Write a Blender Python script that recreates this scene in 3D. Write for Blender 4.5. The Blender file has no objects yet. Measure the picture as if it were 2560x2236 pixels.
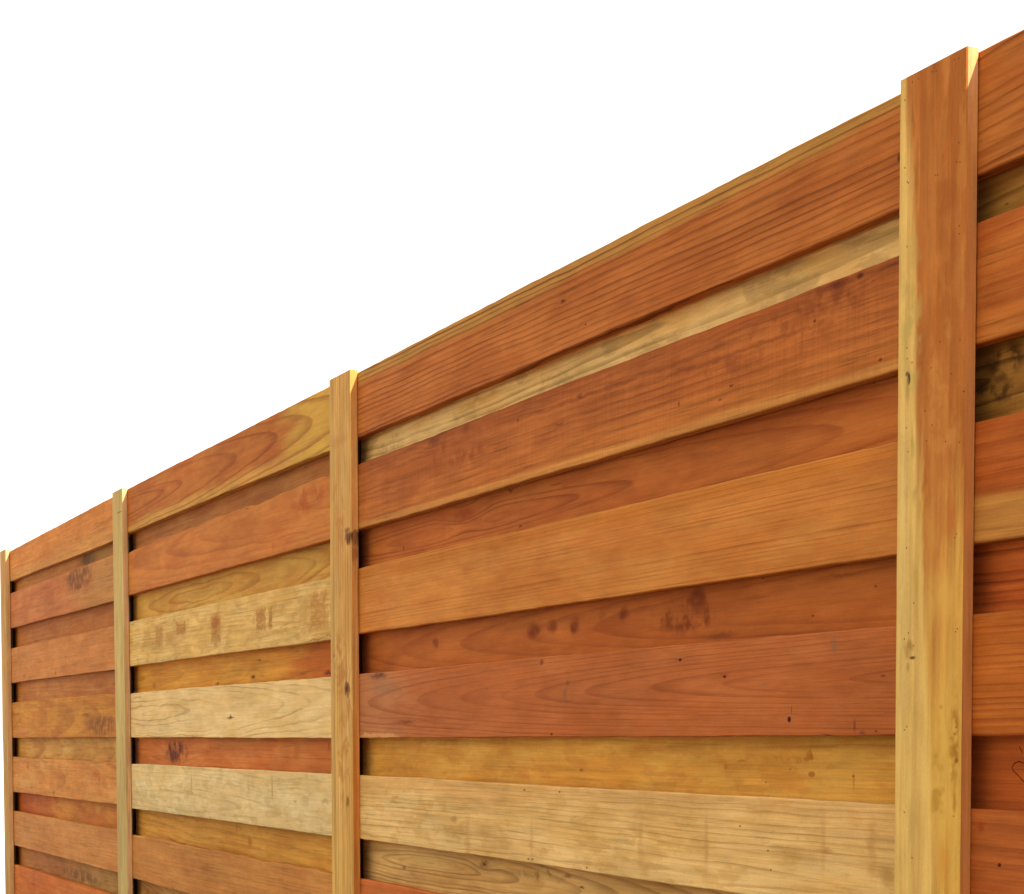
import bpy, math, random
from mathutils import Vector, Matrix

# ------------------------------------------------------------------ scene, camera, sky, sun
scene = bpy.context.scene
col = scene.collection

EYE = 1.05            # eye height above the ground (m)
D = 1.4108            # distance from the camera to the face of the front boards
cam_data = bpy.data.cameras.new('camera')
cam = bpy.data.objects.new('camera', cam_data)
col.objects.link(cam)
scene.camera = cam
F, CX, CY, PITCH, YAW = 4962.98, 1511.67, 2102.17, 0.0512059, 0.452393
cam_data.sensor_fit = 'HORIZONTAL'
cam_data.sensor_width = 36.0
cam_data.lens = 36.0 * F / 2560.0
cam_data.shift_x = -(CX - 1280.0) / 2560.0
cam_data.shift_y = (CY - 1118.0) / 2560.0
cam_data.clip_start = 0.05
cam_data.clip_end = 3000.0
fw = Vector((-math.cos(YAW), math.sin(YAW), 0.0))
rt = Vector((math.sin(YAW), math.cos(YAW), 0.0))
up = Vector((0, 0, 1))
f2 = fw * math.cos(PITCH) - up * math.sin(PITCH)
u2 = up * math.cos(PITCH) + fw * math.sin(PITCH)
m = Matrix((rt, u2, -f2)).transposed().to_4x4()
m.translation = Vector((0, -D, EYE))
cam.matrix_world = m

SUN_DIR = Vector((3.0, 1.0, 2.6)).normalized()     # high, behind the fence and to the right
SUN_EL = math.asin(SUN_DIR.z)
SUN_AZ = math.atan2(SUN_DIR.x, SUN_DIR.y)
world = bpy.data.worlds.new('World')
scene.world = world
world.use_nodes = True
wn = world.node_tree
bg = wn.nodes['Background']
sky = wn.nodes.new('ShaderNodeTexSky')
sky.sky_type = 'NISHITA'
sky.sun_disc = False
sky.sun_elevation = SUN_EL
sky.sun_rotation = SUN_AZ
sky.altitude = 50.0
sky.air_density = 1.0
sky.dust_density = 5.0
sky.ozone_density = 1.0
veil = wn.nodes.new('ShaderNodeMix')                 # thin even white cloud over the whole sky
veil.data_type = 'RGBA'
veil.inputs[0].default_value = 0.6
wn.links.new(sky.outputs[0], veil.inputs[6])
veil.inputs[7].default_value = (8.4, 8.0, 7.2, 1)
wn.links.new(veil.outputs[2], bg.inputs[0])
bg.inputs[1].default_value = 0.1

sun_data = bpy.data.lights.new('sun', 'SUN')
sun_data.energy = 5.0
sun_data.angle = math.radians(0.5)
sun_data.color = (1.0, 0.95, 0.89)
sun = bpy.data.objects.new('sun', sun_data)
col.objects.link(sun)
sun.rotation_euler = SUN_DIR.to_track_quat('Z', 'Y').to_euler()
sun.location = SUN_DIR * 30

scene.view_settings.view_transform = 'Standard'
scene.view_settings.look = 'None'
scene.view_settings.exposure = 1.30
scene.view_settings.gamma = 1.0
scene.render.engine = 'CYCLES'
scene.cycles.max_bounces = 6
scene.cycles.diffuse_bounces = 4

# ------------------------------------------------------------------ node helpers
ALB = (1.05, 1.11, 1.02)
def lin(c):
    c = c / 255.0
    return c / 12.92 if c <= 0.04045 else ((c + 0.055) / 1.055) ** 2.4
def rgb(c, k=ALB):
    return tuple(min(.85, lin(c[i]) * k[i]) for i in range(3)) + (1.0,)

class G:
    def __init__(s, name):
        s.m = bpy.data.materials.new(name); s.m.use_nodes = True
        s.t = s.m.node_tree; s.N = s.t.nodes; s.L = s.t.links
        s.bsdf = s.N['Principled BSDF']
    def put(s, sock, v):
        if isinstance(v, bpy.types.NodeSocket): s.L.new(v, sock)
        elif v is not None: sock.default_value = v
    def math(s, op, a, b=None, c=None, clamp=False):
        n = s.N.new('ShaderNodeMath'); n.operation = op; n.use_clamp = clamp
        s.put(n.inputs[0], a); s.put(n.inputs[1], b)
        if c is not None: s.put(n.inputs[2], c)
        return n.outputs[0]
    def vec(s, op, a, b=None, c=None):
        n = s.N.new('ShaderNodeVectorMath'); n.operation = op
        s.put(n.inputs[0], a); s.put(n.inputs[1], b)
        if c is not None: s.put(n.inputs[2], c)
        return n.outputs[1] if op == 'LENGTH' else n.outputs[0]
    def comb(s, x, y, z):
        n = s.N.new('ShaderNodeCombineXYZ')
        for i, v in enumerate((x, y, z)): s.put(n.inputs[i], v)
        return n.outputs[0]
    def noise(s, v, scale=1.0, detail=2.0, rough=.5, colour=False):
        n = s.N.new('ShaderNodeTexNoise')
        s.put(n.inputs['Vector'], v); n.inputs['Scale'].default_value = scale
        n.inputs['Detail'].default_value = detail; n.inputs['Roughness'].default_value = rough
        return n.outputs[1] if colour else n.outputs[0]
    def ramp(s, v, a, b, c=0.0, d=1.0, smooth=True):
        n = s.N.new('ShaderNodeMapRange'); n.interpolation_type = 'SMOOTHSTEP' if smooth else 'LINEAR'
        s.put(n.inputs[0], v)
        for i, x in enumerate((a, b, c, d)): s.put(n.inputs[i + 1], x)
        return n.outputs[0]
    def mix(s, f, a, b, mode='MIX'):
        n = s.N.new('ShaderNodeMix'); n.data_type = 'RGBA'; n.blend_type = mode
        s.put(n.inputs[0], f); s.put(n.inputs[6], a); s.put(n.inputs[7], b)
        return n.outputs[2]

def wood(name, P):
    """Procedural sawn timber.  u runs along the grain, v across the face, w through the thickness."""
    g = G(name)
    tc = g.N.new('ShaderNodeTexCoord').outputs['Object']
    sx = g.N.new('ShaderNodeSeparateXYZ'); g.L.new(tc, sx.inputs[0])
    if P.get('upright'): u, v, w = sx.outputs[2], sx.outputs[0], sx.outputs[1]
    else: u, v, w = sx.outputs[0], sx.outputs[2], sx.outputs[1]
    sd = P['seed'] * 7.31
    q = g.comb(u, v, w)
    off = g.vec('ADD', q, (sd, sd * .37, sd * .71))
    def st(a, b, c=None): return g.vec('MULTIPLY', off, (a, b, b if c is None else c))
    # annual rings: distance from a pith line that runs nearly parallel to the board
    n1 = g.noise(st(1.6, 9), 1, 2)
    n2 = g.noise(st(9, 40), 1, 2)
    wob = g.math('MULTIPLY', g.math('SUBTRACT', n1, .5), P.get('wob', .018))
    wob2 = g.math('MULTIPLY', g.math('SUBTRACT', n2, .5), P.get('wob2', .004))
    v0, d0, k, u0, s_ = P.get('v0', 0.), P.get('d0', .05), P.get('k', 0.), P.get('u0', 0.), P.get('s', .006)
    vv = g.math('ADD', g.math('ADD', g.math('SUBTRACT', v, v0), wob), wob2)
    vv = g.math('ADD', vv, g.math('MULTIPLY', u, P.get('slope', 0.)))
    dd = g.math('ADD', g.math('MULTIPLY', g.math('SUBTRACT', u, u0), k), d0)
    dd = g.math('ADD', dd, w)
    r = g.math('SQRT', g.math('ADD', g.math('MULTIPLY', vv, vv), g.math('MULTIPLY', dd, dd)))
    wn_ = g.vec('MULTIPLY', g.vec('SUBTRACT', g.noise(st(30, 60), 1, 2, .55, True), (.5, .5, .5)), (.03, .016, 0))
    qw = g.vec('ADD', q, wn_)
    for f in P.get('f', []):
        if f[0] == 'k':      # a knot: rings bulge round it
            e = g.vec('LENGTH', g.vec('MULTIPLY', g.vec('SUBTRACT', q, (f[1], f[2], 0)), (1 / (f[3] * 2.2), 1 / (f[4] * 2.2), 0)))
            r = g.math('ADD', r, g.math('MULTIPLY', g.ramp(e, 0, 1.3, 1, 0), f[4] * P.get('kd', 1.0)))
    rs = g.math('DIVIDE', r, s_)
    rs = g.math('ADD', rs, g.math('MULTIPLY', g.noise(g.comb(g.math('MULTIPLY', rs, .35), sd, 0.), 1, 1), 2.2))
    fr = g.math('FRACT', rs); fl = g.math('FLOOR', rs)
    wh = g.N.new('ShaderNodeTexWhiteNoise'); wh.noise_dimensions = '1D'; g.L.new(fl, wh.inputs['W'])
    late = g.math('MULTIPLY', g.ramp(fr, P.get('late', .35), .93), g.ramp(fr, .93, 1.0, 1, 0))
    late = g.math('MULTIPLY', late, g.ramp(wh.outputs[0], 0, 1, .25, 1, False))
    fade = g.ramp(g.noise(st(3, 14), 1, 2), .3, .62, P.get('lmin', .35), 1.0)
    late = g.math('MULTIPLY', late, fade)
    # body colour
    mot = g.noise(st(4, 16), 1, 4, .6)
    c = g.mix(g.ramp(mot, .34, .66), rgb(P['a']), rgb(P['b']))
    streak = g.noise(st(2.2, 110), 1, 3, .6)
    fibre = g.noise(st(11, 380), 1, 3, .65)
    tone = g.noise(st(2.3, 9), 1, 3, .6)
    cloud = g.noise(st(13, 48), 1, 4, .62)
    if P.get('blot'):
        bc, bs = P['blot']
        bn = g.noise(st(11, 30), 1, 4, .6)
        c = g.mix(g.math('MULTIPLY', g.ramp(bn, .5, .6), bs), c, rgb(bc))
    hair = g.noise(st(6, 300), 1, 2, .6)
    hair = g.math('MULTIPLY', g.ramp(hair, .56, .68), g.ramp(g.noise(st(5, 20), 1, 2), .35, .6))
    speck = g.noise(st(240, 240), 1, 2, .5)
    for f in P.get('f', []):
        if f[0] == 'h':      # sapwood band along one edge, with a drifting border
            _, sg, c0, c1, cc, stg, soft = f
            x = g.math('SUBTRACT', v, g.math('ADD', g.math('MULTIPLY', u, c1), c0))
            x = g.math('ADD', x, g.math('MULTIPLY', g.math('SUBTRACT', g.noise(st(2.5, 25), 1, 4, .6), .5), soft * 2.5))
            mk = g.ramp(x, -soft * .5 * sg, soft * .5 * sg)
            c = g.mix(g.math('MULTIPLY', mk, stg), c, rgb(cc))
        elif f[0] == 'u':    # colour change along the length
            _, sg, u1, soft, cc, stg = f
            x = g.math('ADD', g.math('SUBTRACT', u, u1), g.math('MULTIPLY', g.math('SUBTRACT', g.noise(st(3, 30), 1, 4, .6), .5), soft * 2.0))
            mk = g.ramp(x, -soft * .5 * sg, soft * .5 * sg)
            c = g.mix(g.math('MULTIPLY', mk, stg), c, rgb(cc))
    lc = P.get('l'); 
    c = g.mix(g.math('MULTIPLY', late, min(1., P.get('ls', .6) * 1.3)), c, rgb(lc))
    t1 = g.math('ADD', g.ramp(streak, .25, .75, 1 - P.get('st', .17), 1 + P.get('st', .17), False), g.ramp(fibre, .25, .75, -.1, .1, False))
    t1 = g.math('ADD', t1, g.ramp(tone, .3, .7, -.11, .11, False))
    t1 = g.math('ADD', t1, g.ramp(cloud, .3, .7, -.09, .09, False))
    t1 = g.math('ADD', t1, g.ramp(speck, .25, .75, -.04, .04, False))
    t1 = g.math('SUBTRACT', t1, g.math('MULTIPLY', hair, P.get('fl', .3)))
    if P.get('saw'):
        saw = g.noise(st(260, 10), 1, 3, .6)
        t1 = g.math('ADD', t1, g.ramp(saw, .3, .7, -P['saw'], P['saw'], False))
    c = g.mix(1.0, c, g.comb(t1, t1, t1), 'MULTIPLY')
    if P.get('pit'):         # scattered dark pits and pin knots
        vo = g.N.new('ShaderNodeTexVoronoi'); vo.feature = 'F1'; g.L.new(st(14, 30), vo.inputs['Vector'])
        vo.inputs['Scale'].default_value = 1.0
        sp = g.N.new('ShaderNodeSeparateColor'); g.L.new(vo.outputs['Color'], sp.inputs[0])
        mk = g.math('MULTIPLY', g.ramp(vo.outputs['Distance'], .035, .09, 1, 0), g.math('LESS_THAN', sp.outputs[0], P['pit']))
        c = g.mix(g.math('MULTIPLY', mk, .75), c, rgb((70, 30, 10)))
    for f in P.get('f', []):
        if f[0] in 'ek':     # knot, stain, smear: a soft ragged ellipse
            _, fu, fv, ru, rv, cc, stg, soft = f
            big = ru > .012
            e = g.vec('LENGTH', g.vec('MULTIPLY', g.vec('SUBTRACT', qw if big else q, (fu, fv, 0)), (1 / ru, 1 / rv, 0)))
            mk = g.ramp(e, 1 - soft, 1.0, 1, 0)
            if big:
                mk = g.math('MULTIPLY', mk, g.ramp(g.noise(st(26, 70), 1, 3, .6), .28, .58, .6, 1))
            if f[0] == 'k' and stg >= .75:
                c = g.mix(g.math('MULTIPLY', mk, stg), c, rgb(cc))
                e = g.vec('LENGTH', g.vec('MULTIPLY', g.vec('SUBTRACT', q, (fu + ru * .08, fv - rv * .1, 0)), (2.3 / ru, 2.0 / rv, 0)))
                mk = g.ramp(g.math('ADD', e, g.math('MULTIPLY', g.math('SUBTRACT', g.noise(st(60, 140), 1, 2), .5), .9)), .45, 1.0, .8, 0)
                cc = tuple(int(x * .62) for x in cc)
            c = g.mix(g.math('MULTIPLY', mk, stg), c, rgb(cc))
        elif f[0] == 'b':    # blocky smear with straight-ish sides
            _, fu, fv, ru, rv, cc, stg, soft = f
            sp = g.N.new('ShaderNodeSeparateXYZ')
            g.L.new(g.vec('ABSOLUTE', g.vec('MULTIPLY', g.vec('SUBTRACT', q, (fu, fv, 0)), (1 / ru, 1 / rv, 0))), sp.inputs[0])
            e = g.math('MAXIMUM', sp.outputs[0], sp.outputs[1])
            e = g.math('ADD', e, g.math('MULTIPLY', g.math('SUBTRACT', g.noise(st(50, 50), 1, 3, .6), .5), .9))
            mk = g.math('MULTIPLY', g.ramp(e, 1 - soft, 1.0, 1, 0), g.ramp(g.noise(st(34, 120), 1, 3, .6), .3, .6, .45, 1))
            c = g.mix(g.math('MULTIPLY', mk, stg), c, rgb(cc))
        elif f[0] == 'l':    # pen stroke or crack: a line segment
            _, ax, az, bx, bz, wd, cc, stg = f
            d = (bx - ax, bz - az, 0); dl = d[0] ** 2 + d[1] ** 2
            pa = g.vec('SUBTRACT', g.vec('MULTIPLY', q, (1, 1, 0)), (ax, az, 0))
            dt = g.N.new('ShaderNodeVectorMath'); dt.operation = 'DOT_PRODUCT'; g.L.new(pa, dt.inputs[0]); dt.inputs[1].default_value = d
            h_ = g.math('MULTIPLY', dt.outputs['Value'], 1 / dl, clamp=True)
            ds = g.vec('LENGTH', g.vec('SUBTRACT', pa, g.vec('MULTIPLY', g.comb(h_, h_, 0.), d)))
            c = g.mix(g.math('MULTIPLY', g.ramp(ds, wd * .5, wd, 1, 0), stg), c, rgb(cc))
        elif f[0] == 'p':    # patchy blotches inside an ellipse
            _, fu, fv, ru, rv, cc, stg, th = f
            e = g.vec('LENGTH', g.vec('MULTIPLY', g.vec('SUBTRACT', q, (fu, fv, 0)), (1 / ru, 1 / rv, 0)))
            mk = g.ramp(e, .4, 1.0, 1, 0)
            nn = g.noise(g.vec('ADD', st(1, 1), (fu, fv, 0)), 30, 3, .55)
            mk = g.math('MULTIPLY', mk, g.ramp(nn, th - .03, th + .17))
            c = g.mix(g.math('MULTIPLY', mk, stg), c, rgb(cc))
    g.L.new(c, g.bsdf.inputs['Base Color'])
    g.bsdf.inputs['Roughness'].default_value = P.get('rough', .75)
    g.bsdf.inputs['Specular IOR Level'].default_value = P.get('spec', .06)
    b = g.N.new('ShaderNodeBump'); b.inputs['Strength'].default_value = .5; b.inputs['Distance'].default_value = .0011
    hgt = g.math('ADD', g.math('MULTIPLY', late, -.6), g.math('ADD', g.math('MULTIPLY', fibre, .9), g.math('MULTIPLY', streak, .6)))
    g.L.new(hgt, b.inputs['Height']); g.L.new(b.outputs[0], g.bsdf.inputs['Normal'])
    return g.m

# ------------------------------------------------------------------ meshes
def link(name, mesh, mat, parent=None, loc=(0, 0, 0), label=None):
    o = bpy.data.objects.new(name, mesh); col.objects.link(o)
    if mat: mesh.materials.append(mat)
    o.location = loc; o.parent = parent
    if label: o['label'] = label
    return o

def plank(name, length, lo, hi, thick, rng, seg=48, wane=0., wander=.0012, upright=False, chip=.0006, bow=.001):
    """A sawn board: lo(t), hi(t) are the edges at t in 0..1 along it; eased arrises, slightly wandering edges."""
    me = bpy.data.meshes.new(name)
    vs, fs = [], []
    c = .0016
    ph = [rng.uniform(0, 6.28) for _ in range(10)]
    def wv(t, j, L):
        x = t * L
        a = math.sin(x * 2.1 + ph[j]) * .6 + math.sin(x * 5.3 + ph[j + 1]) * .3 + math.sin(x * 13.7 + ph[j + 2]) * .25
        return a * wander + rng.uniform(-1, 1) * chip
    def wn(t, L):
        x = t * L
        return (math.sin(x * 9 + ph[6]) + .7 * math.sin(x * 21 + ph[7]) + .5 * math.sin(x * 43 + ph[8])) * wane
    for i in range(seg + 1):
        t = i / seg
        a = lo(t) + wv(t, 0, length)
        b = hi(t) + wv(t, 3, length) + wn(t, length)
        y = math.sin(t * 3.1416 + ph[9] * .1) * bow * math.sin(ph[9])
        ring = [(a + c, y), (b - c, y), (b, y + c), (b, y + thick - c), (b - c, y + thick), (a + c, y + thick), (a, y + thick - c), (a, y + c)]
        for z, yy in ring:
            vs.append((z, yy, t * length) if upright else (t * length, yy, z))
    for i in range(seg):
        for j in range(8):
            p, q_ = i * 8 + j, i * 8 + (j + 1) % 8
            f = (p, q_, q_ + 8, p + 8)
            fs.append(f)
    fs.append(tuple(range(7, -1, -1))); fs.append(tuple(seg * 8 + j for j in range(8)))
    me.from_pydata(vs, [], fs)
    me.validate()
    import bmesh
    bm = bmesh.new(); bm.from_mesh(me); bmesh.ops.recalc_face_normals(bm, faces=bm.faces); bm.to_mesh(me); bm.free()
    return me

def sheet(name, x0, x1, y0, y1, z, mat):
    me = bpy.data.meshes.new(name)
    me.from_pydata([(x0, y0, z), (x1, y0, z), (x1, y1, z), (x0, y1, z)], [], [(0, 1, 2, 3)])
    o = link(name, me, mat); o['kind'] = 'structure'
    return o

# ------------------------------------------------------------------ ground: pale concrete yard, dark soil bed along the fence
g = G('pale_concrete')
n = g.noise(g.N.new('ShaderNodeTexCoord').outputs['Object'], 3, 5)
g.L.new(g.mix(n, (.52, .51, .48, 1), (.66, .65, .62, 1)), g.bsdf.inputs['Base Color']); g.bsdf.inputs['Roughness'].default_value = .9
sheet('ground', -700, 700, -700, 700, 0, g.m)
g = G('dark_soil')
n = g.noise(g.N.new('ShaderNodeTexCoord').outputs['Object'], 14, 6, .65)
g.L.new(g.mix(n, (.035, .025, .017, 1), (.12, .09, .06, 1)), g.bsdf.inputs['Base Color']); g.bsdf.inputs['Roughness'].default_value = .95
bp = g.N.new('ShaderNodeBump'); bp.inputs['Distance'].default_value = .03; g.L.new(n, bp.inputs['Height']); g.L.new(bp.outputs[0], g.bsdf.inputs['Normal'])
sheet('soil_bed', -11, 6, -12, 8, .004, g.m)

# ------------------------------------------------------------------ the fence
fence = bpy.data.objects.new('wooden_fence', None)
col.objects.link(fence)
fence.location = (-4.2, 0, 0)
fence['label'] = 'tall redwood fence of overlapping horizontal boards with upright battens at the joints'
fence['category'] = 'fence'
OX = 4.2

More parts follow.
